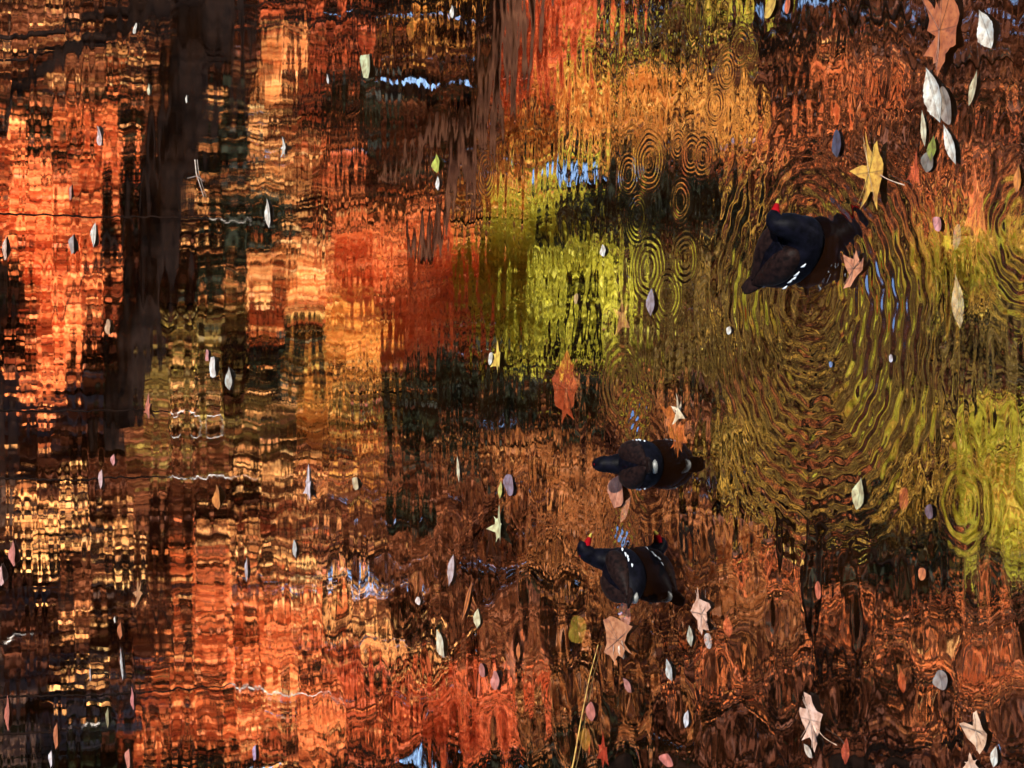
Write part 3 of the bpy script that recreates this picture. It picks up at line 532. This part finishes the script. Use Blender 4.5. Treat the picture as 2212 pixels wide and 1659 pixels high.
LEAVES = [
 # upper right corner of the picture
 ('lance', WH, 2130,63,-13,42,30, 'broad clean white leaf right beside the big rust maple leaf', .45),
 ('lance', WH, 2018,205,-16,60,30, 'long curled white leaf whose tip nearly touches the rust maple leaf', .7),
 ('oval', (150,140,130), 2044,228,-7,42,22, 'grey shaded leaf half pressed against the long curled white leaf', .5),
 ('lance', WH, 2053,312,-14,44,16, 'narrow white leaf bent like a sickle at the foot of the curled pair', .6),
 ('lance', CR, 1995,277,-3,40,11, 'thin cream leaf standing alone left of the curled white pair', .3),
 ('lance', (205,198,160), 2103,190,9,40,12, 'slim cream leaf curved like a bow near the corner of the pond', .5),
 ('lance', (140,150,50), 2014,320,4,28,17, 'half yellow half green leaf above a grey one by the white pair', .3),
 ('oval', GY, 2004,350,4,22,24, 'wet grey leaf just under the yellow and green one', .3),
 ('torn', (190,85,60), 1975,365,2,44,30, 'sunken red pink leaf beside the wet grey leaf', .2, -.015),
 ('oval', (70,70,95), 1808,310,1,30,18, 'dark slate blue leaf lying flat above the yellow star leaf', .3),
 ('torn', (215,120,75), 2108,440,-4,92,46, 'tall salmon leaf with ragged edge at the right side of the pond', .2, -.012),
 ('lance', (220,140,50), 2199,385,2,32,15, 'small orange yellow leaf at the very edge of the view', .3),
 ('oval', PK, 2025,483,6,11,20, 'small pink petal shaped leaf above the yellow green scrap', .2),
 ('torn', (180,175,50), 2046,515,1,36,26, 'yellow green leaf scrap under the small pink one', .3, -.01),
 ('oval', (110,120,120), 2068,512,3,28,15, 'grey green leaf tucked behind the yellow green scrap', .3, -.01),
 ('oval', (225,190,80), 1664,17,12,19,18, 'golden oval leaf tilted at the top border of the view', .3),
 ('oval', (215,110,60), 1702,12,2,18,10, 'small orange leaf next to the golden oval leaf', .3),
 ('lance', (205,195,165), 2070,650,-5,60,24, 'long pale sunken leaf with rippled outline at the golden patch', .2, -.012),
 ('lance', (205,205,160), 1856,1066,5,36,24, 'pale green cream leaf lying clear of the wake', .3),
 ('oval', (180,95,65), 1953,1078,3,25,18, 'reddish sunken leaf to the side of the pale green cream leaf', .2, -.012),
 ('oval', (110,88,98), 2008,1105,3,15,16, 'small purple leaf near the green corner', .3),
 # top middle and left
 ('lance', (205,215,170), 793,142,6,26,25, 'plump pale green leaf with a yellow rim among dark red reflections', .35),
 ('lance', (175,120,50), 889,63,5,25,16, 'olive and orange leaf floating near the top edge', .3, -.006),
 ('lance', WH, 977,25,-1,15,9, 'short white leaf near the top, between olive leaf and leaning trunk', .3),
 ('lance', YG, 944,353,0,21,17, 'yellow green pointed leaf joined end to end with a white one', .4),
 ('lance', (245,247,245), 946,396,0,16,9, 'small brilliant white leaf hanging from the yellow green one', .4),
 ('lance', WH, 293,60,-1,10,9, 'tiny white leaf between the two black branches', .3),
 ('lance', (220,225,190), 322,193,-1,13,6, 'small greenish white leaf left of the dark trunk', .3),
 ('oval', WH, 403,214,0,9,4, 'tiny white fleck on the dark trunk reflection', .2),
 ('lance', (225,205,205), 215,292,-5,22,9, 'pale pinkish leaf, slanted, in the red shade', .4),
 ('torn', WH, 613,317,-4,21,14, 'white crumpled leaf on the peach reflections', .5),
 ('lance', WH, 580,460,-3,33,11, 'long white leaf beside the black hollow', .4),
 ('lance', WH, 204,507,3,27,11, 'bright white leaf at the edge of the dark trunk, on orange', .4),
 ('lance', (170,165,165), 157,527,1,23,12, 'dull grey leaf beside the bright white one on orange', .3),
 ('lance', (225,225,225), 708,170,-2,12,4, 'very thin whitish sliver in the upper dark red', .2),
 ('lance', (225,200,185), 13,535,1,28,9, 'pale leaf at the far left border on orange', .3),
 ('lance', (200,150,140), 153,415,2,18,6, 'thin pinkish sliver above the dull grey leaf', .2),
 ('lance', WH, 1303,541,-1,14,12, 'small white leaf on the lime green reflection', .3),
 ('oval', (200,170,110), 1245,645,2,12,8, 'tiny tan leaf under the lime reflection', .3),
 # centre
 ('torn', (245,215,90), 1074,772,-2,38,24, 'bright yellow curled leaf between the lime and black reflections', .6),
 ('oval', WH, 1060,775,3,14,8, 'white scrap pressed to the bright yellow curled leaf', .3),
 ('star', (190,140,95), 1343,676,-3,42,34, 'brown sunken star leaf among the insect rings', .2, -.012),
 ('lance', (160,150,160), 1407,652,1,31,18, 'lilac grey leaf next to the brown sunken star leaf', .5),
 ('star', (240,225,190), 1464,880,-4,32,24, 'small white star leaf on top of the tan ragged leaf', .3),
 ('torn', (205,110,50), 1466,935,-8,42,34, 'orange fringed leaf touching the side of the middle moorhen', .3, -.01),
 ('lance', (205,140,110), 1334,1060,6,38,34, 'pinkish tan leaf under the breast of the middle moorhen', .4),
 ('lance', (200,150,130), 1352,1100,12,30,12, 'thin pale brown leaf below the pinkish tan one', .4, -.008),
 ('oval', (140,125,145), 1100,1047,4,20,22, 'purple grey oval leaf beside the crumpled yellow white one', .3),
 ('lance', (215,215,120), 1081,1058,2,20,8, 'yellow green stalk like leaf above the crumpled one', .3),
 ('torn', (215,220,170), 1077,1130,3,42,32, 'crumpled leaf of yellow, green and white', .6),
 ('lance', CR, 990,1013,-2,30,6, 'thin cream sliver on the dark middle band', .4),
 ('oval', (205,190,150), 769,1045,1,14,14, 'small beige leaf near the foot of the willow column', .3),
 ('oval', WH, 1575,714,0,9,11, 'white petal in the dark water before the wake', .3),
 ('oval', (215,215,225), 1925,774,0,9,8, 'whitish petal between the wake and the olive patch', .3),
 ('oval', (120,150,200), 1795,787,2,6,7, 'tiny bluish petal inside the wake', .3),
 # left middle
 ('lance', (235,240,240), 461,791,-6,20,16, 'oval white leaf pair member, the brighter of the two at mid left', .4),
 ('lance', PK, 448,767,-2,13,8, 'pink scrap stuck to the brighter white leaf', .3),
 ('lance', (190,195,190), 496,817,-2,26,14, 'greyish white leaf beside the brighter oval one', .4),
 ('torn', (205,120,95), 320,877,0,30,16, 'salmon leaf sliver on the dark left middle', .3),
 ('oval', (200,165,130), 235,706,0,17,11, 'beige leaf at the right rim of the orange bough reflection', .3),
 ('torn', (225,215,225), 666,1043,-1,42,20, 'whitish two pronged leaf near the yellow column', .35),
 ('lance', (205,130,50), 471,1073,-2,28,16, 'orange yellow leaf below the pale wavy branch', .4),
 ('lance', PK, 245,994,0,14,10, 'rose pink leaf in the dark left area', .3),
 ('lance', (225,195,200), 218,1036,1,23,9, 'pinkish white leaf under the rose pink one', .3),
 # lower left
 ('lance', (205,130,120), 30,1195,0,29,13, 'salmon pink leaf at the left border', .3),
 ('lance', (220,180,180), 4,1240,0,26,12, 'pale pink leaf half out of the left border', .3),
 ('star', (195,140,90), 299,1275,-3,24,20, 'tan star leaf alone in the dark lower left', .2),
 ('lance', (235,235,225), 248,1338,0,8,4, 'tiny white sliver, upper of three in a column, lower left', .2),
 ('lance', (190,110,60), 260,1362,0,20,10, 'rust sliver below the tiny white one, lower left', .3),
 ('lance', (205,210,215), 263,1432,-3,38,5, 'long needle thin white leaf in the lower left', .2),
 ('lance', (190,190,200), 195,1455,0,18,3, 'short needle thin pale leaf left of the long one', .2),
 ('lance', (200,205,205), 637,1185,-2,21,9, 'pale sliver by the green block in the middle left', .3),
 ('lance', (190,185,195), 533,1230,0,28,7, 'faint lilac sliver on the peach column', .3),
 ('lance', (240,240,250), 110,1640,0,20,8, 'clear white sliver near the lower left corner', .3),
 ('lance', (200,120,70), 122,1590,1,30,9, 'thin orange brown leaf above the clear white sliver', .3),
 ('lance', (205,130,130), 287,1508,-2,26,7, 'narrow pink leaf in the dark lower left', .3),
 ('lance', (150,150,110), 233,1550,0,24,7, 'greyish green narrow leaf in the lower left', .3),
 ('lance', (215,140,120), 277,1640,1,24,11, 'pink orange leaf on the bottom border', .3),
 ('lance', (190,165,205), 551,1625,2,18,8, 'lavender leaf near the yellow bits at the bottom', .3),
 ('lance', (190,110,90), 18,1540,0,40,9, 'dull red sliver at the left border, low down', .3),
 # lower middle
 ('lance', (205,190,195), 975,1232,5,35,13, 'slender lilac white leaf, slanted, with a fine tail', .4),
 ('lance', (215,125,50), 1010,1297,11,44,7, 'very thin orange leaf slanted like a needle', .3),
 ('oval', (240,225,220), 904,1298,0,9,11, 'small pinkish white chip left of the orange needle leaf', .3),
 ('lance', (228,222,180), 1031,1336,1,22,15, 'cream leaf with a scalloped edge below the orange needle', .3),
 ('lance', (232,228,200), 952,1389,-8,31,15, 'long cream leaf, slanted, with a dark midrib', .5),
 ('torn', (165,105,85), 1102,1425,2,46,36, 'dull pink three pointed leaf, partly sunken', .3, -.008),
 ('oval', (215,140,130), 1071,1469,-5,17,18, 'rounded pink leaf below the three pointed one', .35),
 ('oval', (190,120,110), 1042,1448,-6,12,13, 'small dusky pink leaf left of the rounded pink one', .3),
 ('lance', (210,120,50), 1120,1407,0,20,9, 'slim orange leaf right beside the three pointed leaf', .3),
 ('oval', (140,125,45), 1250,1359,-4,30,36, 'olive yellow sunken leaf below the lowest moorhen', .2, -.012),
 ('lance', (228,205,195), 1322,1396,0,26,16, 'pale folded leaf across the end of the large tan one', .6),
 ('lance', (235,220,205), 1344,1400,-4,24,12, 'whitish folded scrap on the shaded side of the large tan leaf', .6),
 ('oval', (215,160,150), 1352,1325,6,26,24, 'pale pinkish leaf between lowest moorhen and large tan leaf', .3, -.006),
 ('lance', (200,205,205), 1446,1447,-6,25,13, 'grey white leaf standing alone right of the straw', .5),
 ('oval', (200,120,105), 1277,1537,-2,21,19, 'rose brown leaf beside the straw, near its middle', .3),
 ('oval', (170,125,50), 1264,1597,-2,25,24, 'sunken yellow ochre leaf beside the straw', .2, -.01),
 ('torn', (200,75,55), 1302,1620,-2,44,26, 'sunken red leaf to the right of the straw foot', .2, -.01),
 ('lance', (190,130,120), 1355,1480,-10,16,12, 'dusky pink leaf, strongly slanted, on brown water', .3),
 ('oval', (205,120,105), 1441,1642,0,14,30, 'pink leaf in the swirl at the bottom border', .3),
 # lower right
 ('lance', (190,190,170), 1491,1374,-2,24,13, 'greenish grey leaf under the pale pink star leaf', .3),
 ('lance', (205,100,65), 1573,1352,-3,26,18, 'salmon red pointed leaf right of the pale pink star leaf', .3, -.006),
 ('oval', (200,205,215), 1531,1385,4,13,16, 'blurry white leaf under the pale star leaf, half sunken', .3, -.008),
 ('lance', (220,225,235), 1483,1553,3,20,11, 'white leaf low down between two patches of leaves', .3),
 ('lance', (215,205,190), 1746,1622,-10,16,11, 'folded white tail below the large pale peach leaf', .4),
 ('torn', (235,195,165), 2096,1648,-4,22,36, 'peach leaf cut by the bottom border, right corner', .4),
 ('lance', (225,228,220), 2149,1634,3,24,14, 'white leaf next to the peach leaf in the right corner', .5),
 ('oval', (150,140,135), 2033,1469,-3,22,28, 'translucent grey leaf in the dark lower right', .3),
 ('lance', (195,90,50), 1949,1470,-3,28,16, 'burnt orange sunken leaf in the dark lower right', .2, -.01),
 ('lance', (200,95,75), 1828,1622,2,30,16, 'red pink sliver near the bottom border, lower right', .3, -.006),
 ('oval', (215,130,75), 1992,1240,5,12,14, 'little orange leaf under the green corner', .3),
 ('oval', (225,130,110), 1768,1275,-1,20,12, 'rosy leaf between the dark paired stems', .2, -.01),
]
for row in LEAVES:
    sh, rgb, X, Y, dx, dy, wp, lab = row[:8]; dx = -dx; cu = row[8] if len(row) > 8 else .25; z = row[9] if len(row) > 9 else None; st = row[10] if len(row) > 10 else None
    leaf(sh, rgb, X, Y, dx, dy, wp, lab, cu, z, st, 'sunken_leaf' if (z is not None and z < 0) else 'floating_leaf')
for rgb, pts, lab, st, z in [((196, 112, 58), [(1991.7, -13.3), (2000.0, 20.0), (2008.3, 43.3), (2005.0, 66.7), (2021.7, 78.3), (2008.3, 100.0), (1995.0, 121.7), (2013.3, 123.3), (2015.0, 138.3), (2026.7, 133.3), (2025.0, 150.0), (2028.3, 166.7), (2038.3, 143.3), (2045.0, 133.3), (2045.0, 116.7), (2055.0, 103.3), (2068.3, 96.7), (2065.0, 60.0), (2071.7, 30.0), (2065.0, 0.0), (2061.7, -20.0), (2051.7, 0.0), (2041.7, -23.3), (2033.3, -3.3), (2031.7, 20.0), (2021.7, 3.3), (2018.3, 20.0), (2010.0, 6.7)], 'large rust brown maple leaf with pointed lobes, lying beside the curled white leaf', None, 0.006), ((236, 186, 72), [(1870.0, 281.7), (1875.0, 310.0), (1890.0, 335.0), (1891.7, 313.3), (1900.0, 304.0), (1901.7, 333.3), (1906.7, 353.3), (1906.0, 380.0), (1903.3, 400.0), (1900.0, 423.3), (1900.0, 455.0), (1891.7, 433.3), (1886.7, 413.3), (1880.0, 413.3), (1871.7, 433.3), (1856.7, 453.3), (1865.0, 426.7), (1868.3, 406.7), (1868.3, 386.7), (1858.3, 383.3), (1848.3, 376.7), (1836.7, 370.0), (1851.7, 361.7), (1863.3, 356.7), (1873.3, 358.3), (1876.7, 346.7), (1873.3, 326.7), (1870.0, 300.0)], 'bright yellow star shaped leaf with a long pale stem', [(1905.0, 378.3), (1956.7, 400.0)], 0.006), ((240, 200, 178), [(1738.3, 1494.3), (1755.0, 1502.7), (1758.3, 1519.3), (1765.0, 1536.0), (1776.7, 1542.7), (1771.7, 1559.3), (1771.7, 1576.0), (1765.0, 1596.0), (1768.3, 1606.0), (1761.7, 1626.0), (1755.0, 1606.0), (1748.3, 1592.7), (1733.3, 1599.3), (1741.7, 1579.3), (1735.0, 1559.3), (1726.7, 1536.0), (1728.3, 1527.7), (1748.3, 1531.0), (1751.7, 1516.0), (1738.3, 1502.7)], 'large pale peach leaf with a long thin stem', [(1770.0, 1576.0), (1810.0, 1609.3)], 0.006), ((235, 198, 165), [(2075.0, 1562.7), (2085.0, 1559.3), (2103.3, 1567.7), (2105.0, 1539.3), (2111.7, 1534.3), (2118.3, 1556.0), (2123.3, 1576.0), (2133.3, 1586.0), (2128.3, 1609.3), (2118.3, 1629.3), (2105.0, 1609.3), (2091.7, 1596.0)], 'pale tan leaf with a torn top in the lower right corner', None, 0.006), ((235, 190, 165), [(1506.7, 1266.0), (1511.7, 1292.7), (1533.3, 1302.7), (1535.0, 1312.7), (1525.0, 1322.7), (1526.7, 1339.3), (1521.7, 1346.0), (1536.7, 1361.0), (1518.3, 1359.3), (1516.7, 1372.7), (1506.7, 1359.3), (1506.7, 1339.3), (1495.0, 1319.3), (1498.3, 1306.0), (1504.3, 1292.7)], 'pale pink star leaf on the brown water', None, 0.006), ((205, 120, 55), [(1426,868),(1438,884),(1449,876),(1456,890),(1462,902),(1470,914),(1473,930),(1478,948),(1474,960),(1476,978),(1470,968),(1466,990),(1461,966),(1456,972),(1453,948),(1446,946),(1446,925),(1438,914),(1441,902),(1432,890)], 'tan ragged leaf just ahead of the middle moorhen', None, -0.008), ((205, 80, 45), [(1225.3, 754.7), (1233.7, 779.7), (1243.7, 786.3), (1240.3, 813.0), (1248.7, 836.3), (1240.3, 853.0), (1242.0, 873.0), (1233.7, 886.3), (1242.0, 908.0), (1227.0, 893.0), (1217.0, 914.7), (1213.7, 886.3), (1200.3, 876.3), (1198.7, 846.3), (1193.7, 819.7), (1203.7, 799.7), (1210.3, 786.3)], 'large red orange sunken leaf under the lime reflection', None, -0.012), ((218, 148, 108), [(1825.0, 549.7), (1845.0, 559.7), (1851.7, 539.7), (1858.3, 566.3), (1867.7, 556.3), (1863.3, 583.0), (1851.7, 593.0), (1845.0, 603.0), (1838.3, 619.7), (1824.3, 623.7), (1835.0, 593.0), (1828.3, 576.3)], 'salmon torn leaf close behind the largest moorhen', None, 0.006), ((205, 140, 95), [(1305.3, 1339.3), (1317.0, 1331.0), (1333.7, 1336.0), (1353.7, 1346.0), (1368.7, 1352.7), (1353.7, 1369.3), (1347.0, 1389.3), (1368.7, 1414.3), (1350.3, 1402.7), (1347.0, 1421.0), (1333.7, 1416.0), (1327.0, 1431.0), (1317.0, 1416.0), (1307.7, 1409.3), (1313.7, 1389.3), (1310.3, 1366.0)], 'large tan maple leaf near the lowest moorhen', None, 0.006)]:
    rgb = (188, 84, 48) if rgb == (205, 80, 45) else rgb
    traced(rgb, pts, lab, st, z, kind='sunken_leaf' if z < 0 else 'floating_leaf')
# straw and twigs on the water
def stick(name, px, r, rgb, label, z=.005):
    P = [W(X, Y, z) for X, Y in px]; pts = []
    for i in range(len(P)-1):
        for j in range(4): pts.append(P[i].lerp(P[i+1], j/4))
    pts.append(P[-1]); c = pts[0].copy(); V, Qf = tube([([p-c for p in pts], [r*(1-.55*i/(len(pts)-1)) for i in range(len(pts))])], 6)
    o = link(name, mesh_np(name, V, Qf, True), leafcolor(rgb)); o.location = c; tag(o, label, 'twig' if name == 'twig' else 'straw', None)
stick('straw', [(1229,1690),(1240,1640),(1256,1550),(1274,1460),(1292,1393)], .0026, (235,190,90), 'long straight straw, golden yellow, reaching in from the bottom border')
stick('twig', [(421,345),(424,375),(432,400),(440,425)], .003, (190,180,170), 'fine pale twig standing in the black reflection')
stick('twig', [(405,385),(425,380),(440,392)], .002, (190,180,170), 'tiny pale side twig crossing the fine one in black')
# pale bare branches above the bank, seen as wavy white lines in the water
def palebranch(px, D, r, label):
    pts = chain(px, D, r*.65, r*.22, 4, .012); rr = pts[-1]; pts = pts[:-1]
    b = pts[0].copy(); o = None
    root = empty('bare_branch', B(b.x, b.y+.2)); tag(root, label, 'branch', 'pale bare branches over the bank'); loc = np.array(root.location)
    V, Qf = tube([(pts, rr)], 6); link('limb', mesh_np('limb', np.array(V)-loc, Qf, True), palem, root)
    V, Qf = tube([(wander(root.location, b, 8, .03), [.009*(1-.5*i/8)+r*.2 for i in range(9)])], 6); link('trunk', mesh_np('trunk', np.array(V)-loc, Qf, True), MAT['bark'], root)
palem = plain('pale_bark', (.16, .13, .11), (.42, .37, .32), 14, .7)
palebranch([(372,1030),(410,1033),(450,1027),(500,1036),(535,1030)], 16.4, .010, 'pale wavy bare branch mirrored at the middle left')
palebranch([(383,885),(420,896),(455,898),(470,915),(465,940),(440,945),(395,940)], 16.4, .008, 'pale hooked bare branch mirrored at the middle left')
palebranch([(500,1481),(545,1488),(600,1500),(660,1502),(705,1500),(737,1522)], 16.4, .013, 'long pale bare branch mirrored low at the left')
palebranch([(15,1390),(25,1372),(60,1368)], 16.4, .010, 'short pale bare branch mirrored near the left border')
palebranch([(460,470),(510,482),(540,470),(560,490)], 16.6, .006, 'thin pale bare branch mirrored in the black hollow')
palebranch([(175,1572),(188,1566),(202,1560)], 16.4, .016, 'stub of a pale branch mirrored at the lower left')

# ------------------------------------------------------------------ moorhens
birdbody = plain('slate_plumage', (.0002,.0002,.0004), (.0006,.0006,.0013), 60, .5, .0012, 0.008)
birdwing = plain('umber_plumage', (.0006,.0003,.0003), (.0026,.0012,.0010), 90, .55, .0015, 0.012)
birdred = plain('red_shield', (.028,.0006,.0010), (.045,.0009,.0016), 40, .6, 0, 0)
birdyel = plain('yellow_bill_tip', (.05,.04,.008), (.08,.065,.012), 40, .6, 0, 0)
birdwht = plain('white_plumage', (.06,.07,.08), (.11,.12,.13), 90, .6)
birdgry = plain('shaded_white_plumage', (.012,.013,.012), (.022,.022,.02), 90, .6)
def catmull(P, n=5):
    P = [np.array(p, float) for p in P]; out = []
    for i in range(len(P)-1):
        a_, b_, c_, d_ = P[max(i-1, 0)], P[i], P[i+1], P[min(i+2, len(P)-1)]
        for j in range(n):
            t = j/n; out.append(.5*((2*b_)+(c_-a_)*t+(2*a_-5*b_+4*c_-d_)*t*t+(3*b_-a_-3*c_+d_)*t**3))
    out.append(P[-1]); return out
def loft(ctrl, seg=28, n=5):
    S = catmull(ctrl, n); V = []; Q = []
    for i, s_ in enumerate(S):
        t = Vector(S[min(i+1, len(S)-1)][:3]-S[max(i-1, 0)][:3]).normalized()
        side = Vector((0, 0, 1)).cross(t)
        if i == 0: ref = side if side.length > .01 else Vector((0, 1, 0))
        else:
            side = ref - t*ref.dot(t)          # carry the frame along the path
        ref = side.normalized(); upv = t.cross(ref)
        for k in range(seg):
            an = 2*math.pi*k/seg; V.append(tuple(Vector(s_[:3]) + ref*math.cos(an)*max(s_[3], .0008) + upv*math.sin(an)*max(s_[4], .0008)))
    for i in range(len(S)-1):
        for k in range(seg):
            k2 = (k+1) % seg; Q.append((i*seg+k, i*seg+k2, (i+1)*seg+k2, (i+1)*seg+k))
    F_ = Q+[tuple(range(seg))[::-1], tuple(range((len(S)-1)*seg, len(S)*seg))]
    return V, F_
def mesh_py(name, V, F_):
    me = bpy.data.meshes.new(name); me.from_pydata(V, [], F_); me.update()
    for p in me.polygons: p.use_smooth = True
    return me
def moorhen(X, Y, heading, sc, ctrl, headdir, label, cover=True):
    c = W(X, Y); root = empty('moorhen', c, math.radians(heading)); root.scale = (sc,)*3; tag(root, label, 'bird', 'moorhens swimming')
    V, F_ = loft(ctrl); link('body', mesh_py('body', V, F_), birdbody, root)
    # folded wings: long shells over the back, each ending in a pointed tip
    for s_ in (1, -1):
        wc = [(.056,s_*.028,.052,.006,.006),(.042,s_*.033,.055,.024,.024),(.0,s_*.033,.060,.034,.031),(-.04,s_*.026,.065,.030,.026),(-.078,s_*.014,.070,.018,.013),(-.108,s_*.005,.075,.005,.003)]
        V, F_ = loft(wc, 20); link('wing', mesh_py('wing', V, F_), birdwing, root)
    tc = [(-.075,0,.056,.026,.018),(-.10,0,.063,.022,.011),(-.125,0,.074,.020,.006),(-.142,0,.083,.011,.003)]
    V, F_ = loft(tc, 16); tl = link('tail', mesh_py('tail', V, F_), birdwing, root)
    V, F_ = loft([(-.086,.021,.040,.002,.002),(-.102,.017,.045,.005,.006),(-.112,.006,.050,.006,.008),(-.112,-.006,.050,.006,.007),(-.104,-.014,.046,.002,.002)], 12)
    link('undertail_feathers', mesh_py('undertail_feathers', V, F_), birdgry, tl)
    # white streaks along each flank
    for s_ in (1, -1):
        VV = []; FF = []
        for k in range(5):
            x0 = .044-.018*k-.004*((k*5)%3); y0 = s_*(.0665-.0007*(k-2)**2); z0 = .036+.0016*k+.002*(k%2); L_ = .015+.004*((k*3)%4)/3
            V, F_ = loft([(x0,y0,z0,.0006,.001),(x0-L_*.5,y0+s_*.0010,z0+.002,.0022,.0030),(x0-L_,y0-s_*.0015,z0+.005,.0005,.0008)], 8, 3)
            o_ = len(VV); VV += V; FF += [tuple(i+o_ for i in f) for f in F_]
        link('flank_feathers', mesh_py('flank_feathers', VV, FF), birdwht, root)
    h = Vector(ctrl[-3][:3]); d = Vector(headdir).normalized(); q = Vector((0, 0, 1)); q = (q-d*q.dot(d)).normalized()
    def P(f, u_, a_=.0, b_=.0): v = h+d*(f*1.3)+q*u_; return (v.x, v.y, v.z, a_*1.35, b_*1.35)
    V, F_ = loft([P(.006,.004,.009,.009), P(.018,.002,.007,.008), P(.030,-.002,.004,.005), P(.034,-.003,.003,.0035)], 14); bl = link('bill', mesh_py('bill', V, F_), birdred, root)
    V, F_ = loft([P(-.010,.0175,.002,.0015), P(-.002,.0175,.0075,.003), P(.008,.014,.0085,.004), P(.018,.007,.006,.004)], 14); link('frontal_shield', mesh_py('frontal_shield', V, F_), birdred, bl)
    V, F_ = loft([P(.033,-.003,.0032,.0038), P(.039,-.005,.002,.0025), P(.043,-.007,.0006,.0008)], 12); link('bill_tip', mesh_py('bill_tip', V, F_), birdyel, bl)
    for s_ in (1, -1):
        sd_ = d.cross(q)*s_; p = h+d*.002+q*.004+sd_*.0165
        V, F_ = loft([tuple(p-d*.0025)+(.0004,.0004), tuple(p)+(.0026,.0026), tuple(p+d*.0025)+(.0004,.0004)], 10); link('eye', mesh_py('eye', V, F_), birdwing, root)
    return root
BODY = [(-.112,0,.060,.006,.005),(-.095,0,.054,.024,.018),(-.065,0,.044,.048,.038),(-.025,0,.034,.064,.053),(.020,0,.028,.066,.055),(.058,0,.032,.055,.051)]
moorhen(1408, 1003, 91, .92, BODY+[(.078,0,.050,.034,.036),(.086,0,.072,.026,.028),(.090,0,.086,.023,.023),(.098,0,.102,.022,.021),(.112,0,.109,.016,.016),(.124,0,.106,.008,.009)], (.8, 0, -.65),
        'black moorhen seen from behind, swimming away beside the tan ragged leaf')
moorhen(1372, 1243, 62, .92, BODY+[(.078,-.002,.052,.034,.036),(.088,-.004,.078,.027,.029),(.092,-.008,.096,.023,.024),(.096,-.018,.112,.023,.022),(.104,-.034,.124,.016,.016),(.108,-.046,.122,.008,.009)], (.35, -.93, -.1),
        'moorhen with its neck stretched up and red bill held out to one side')
moorhen(1733, 547, -56, 0.98, BODY+[(.076,.003,.052,.036,.036),(.082,.008,.072,.030,.031),(.080,.014,.088,.027,.026),(.077,.022,.098,.025,.022),(.080,.036,.101,.018,.017),(.084,.048,.098,.009,.010)], (.35, .93, -.1),
        'nearest and largest moorhen with red bill, white streaks along its blue black flank')
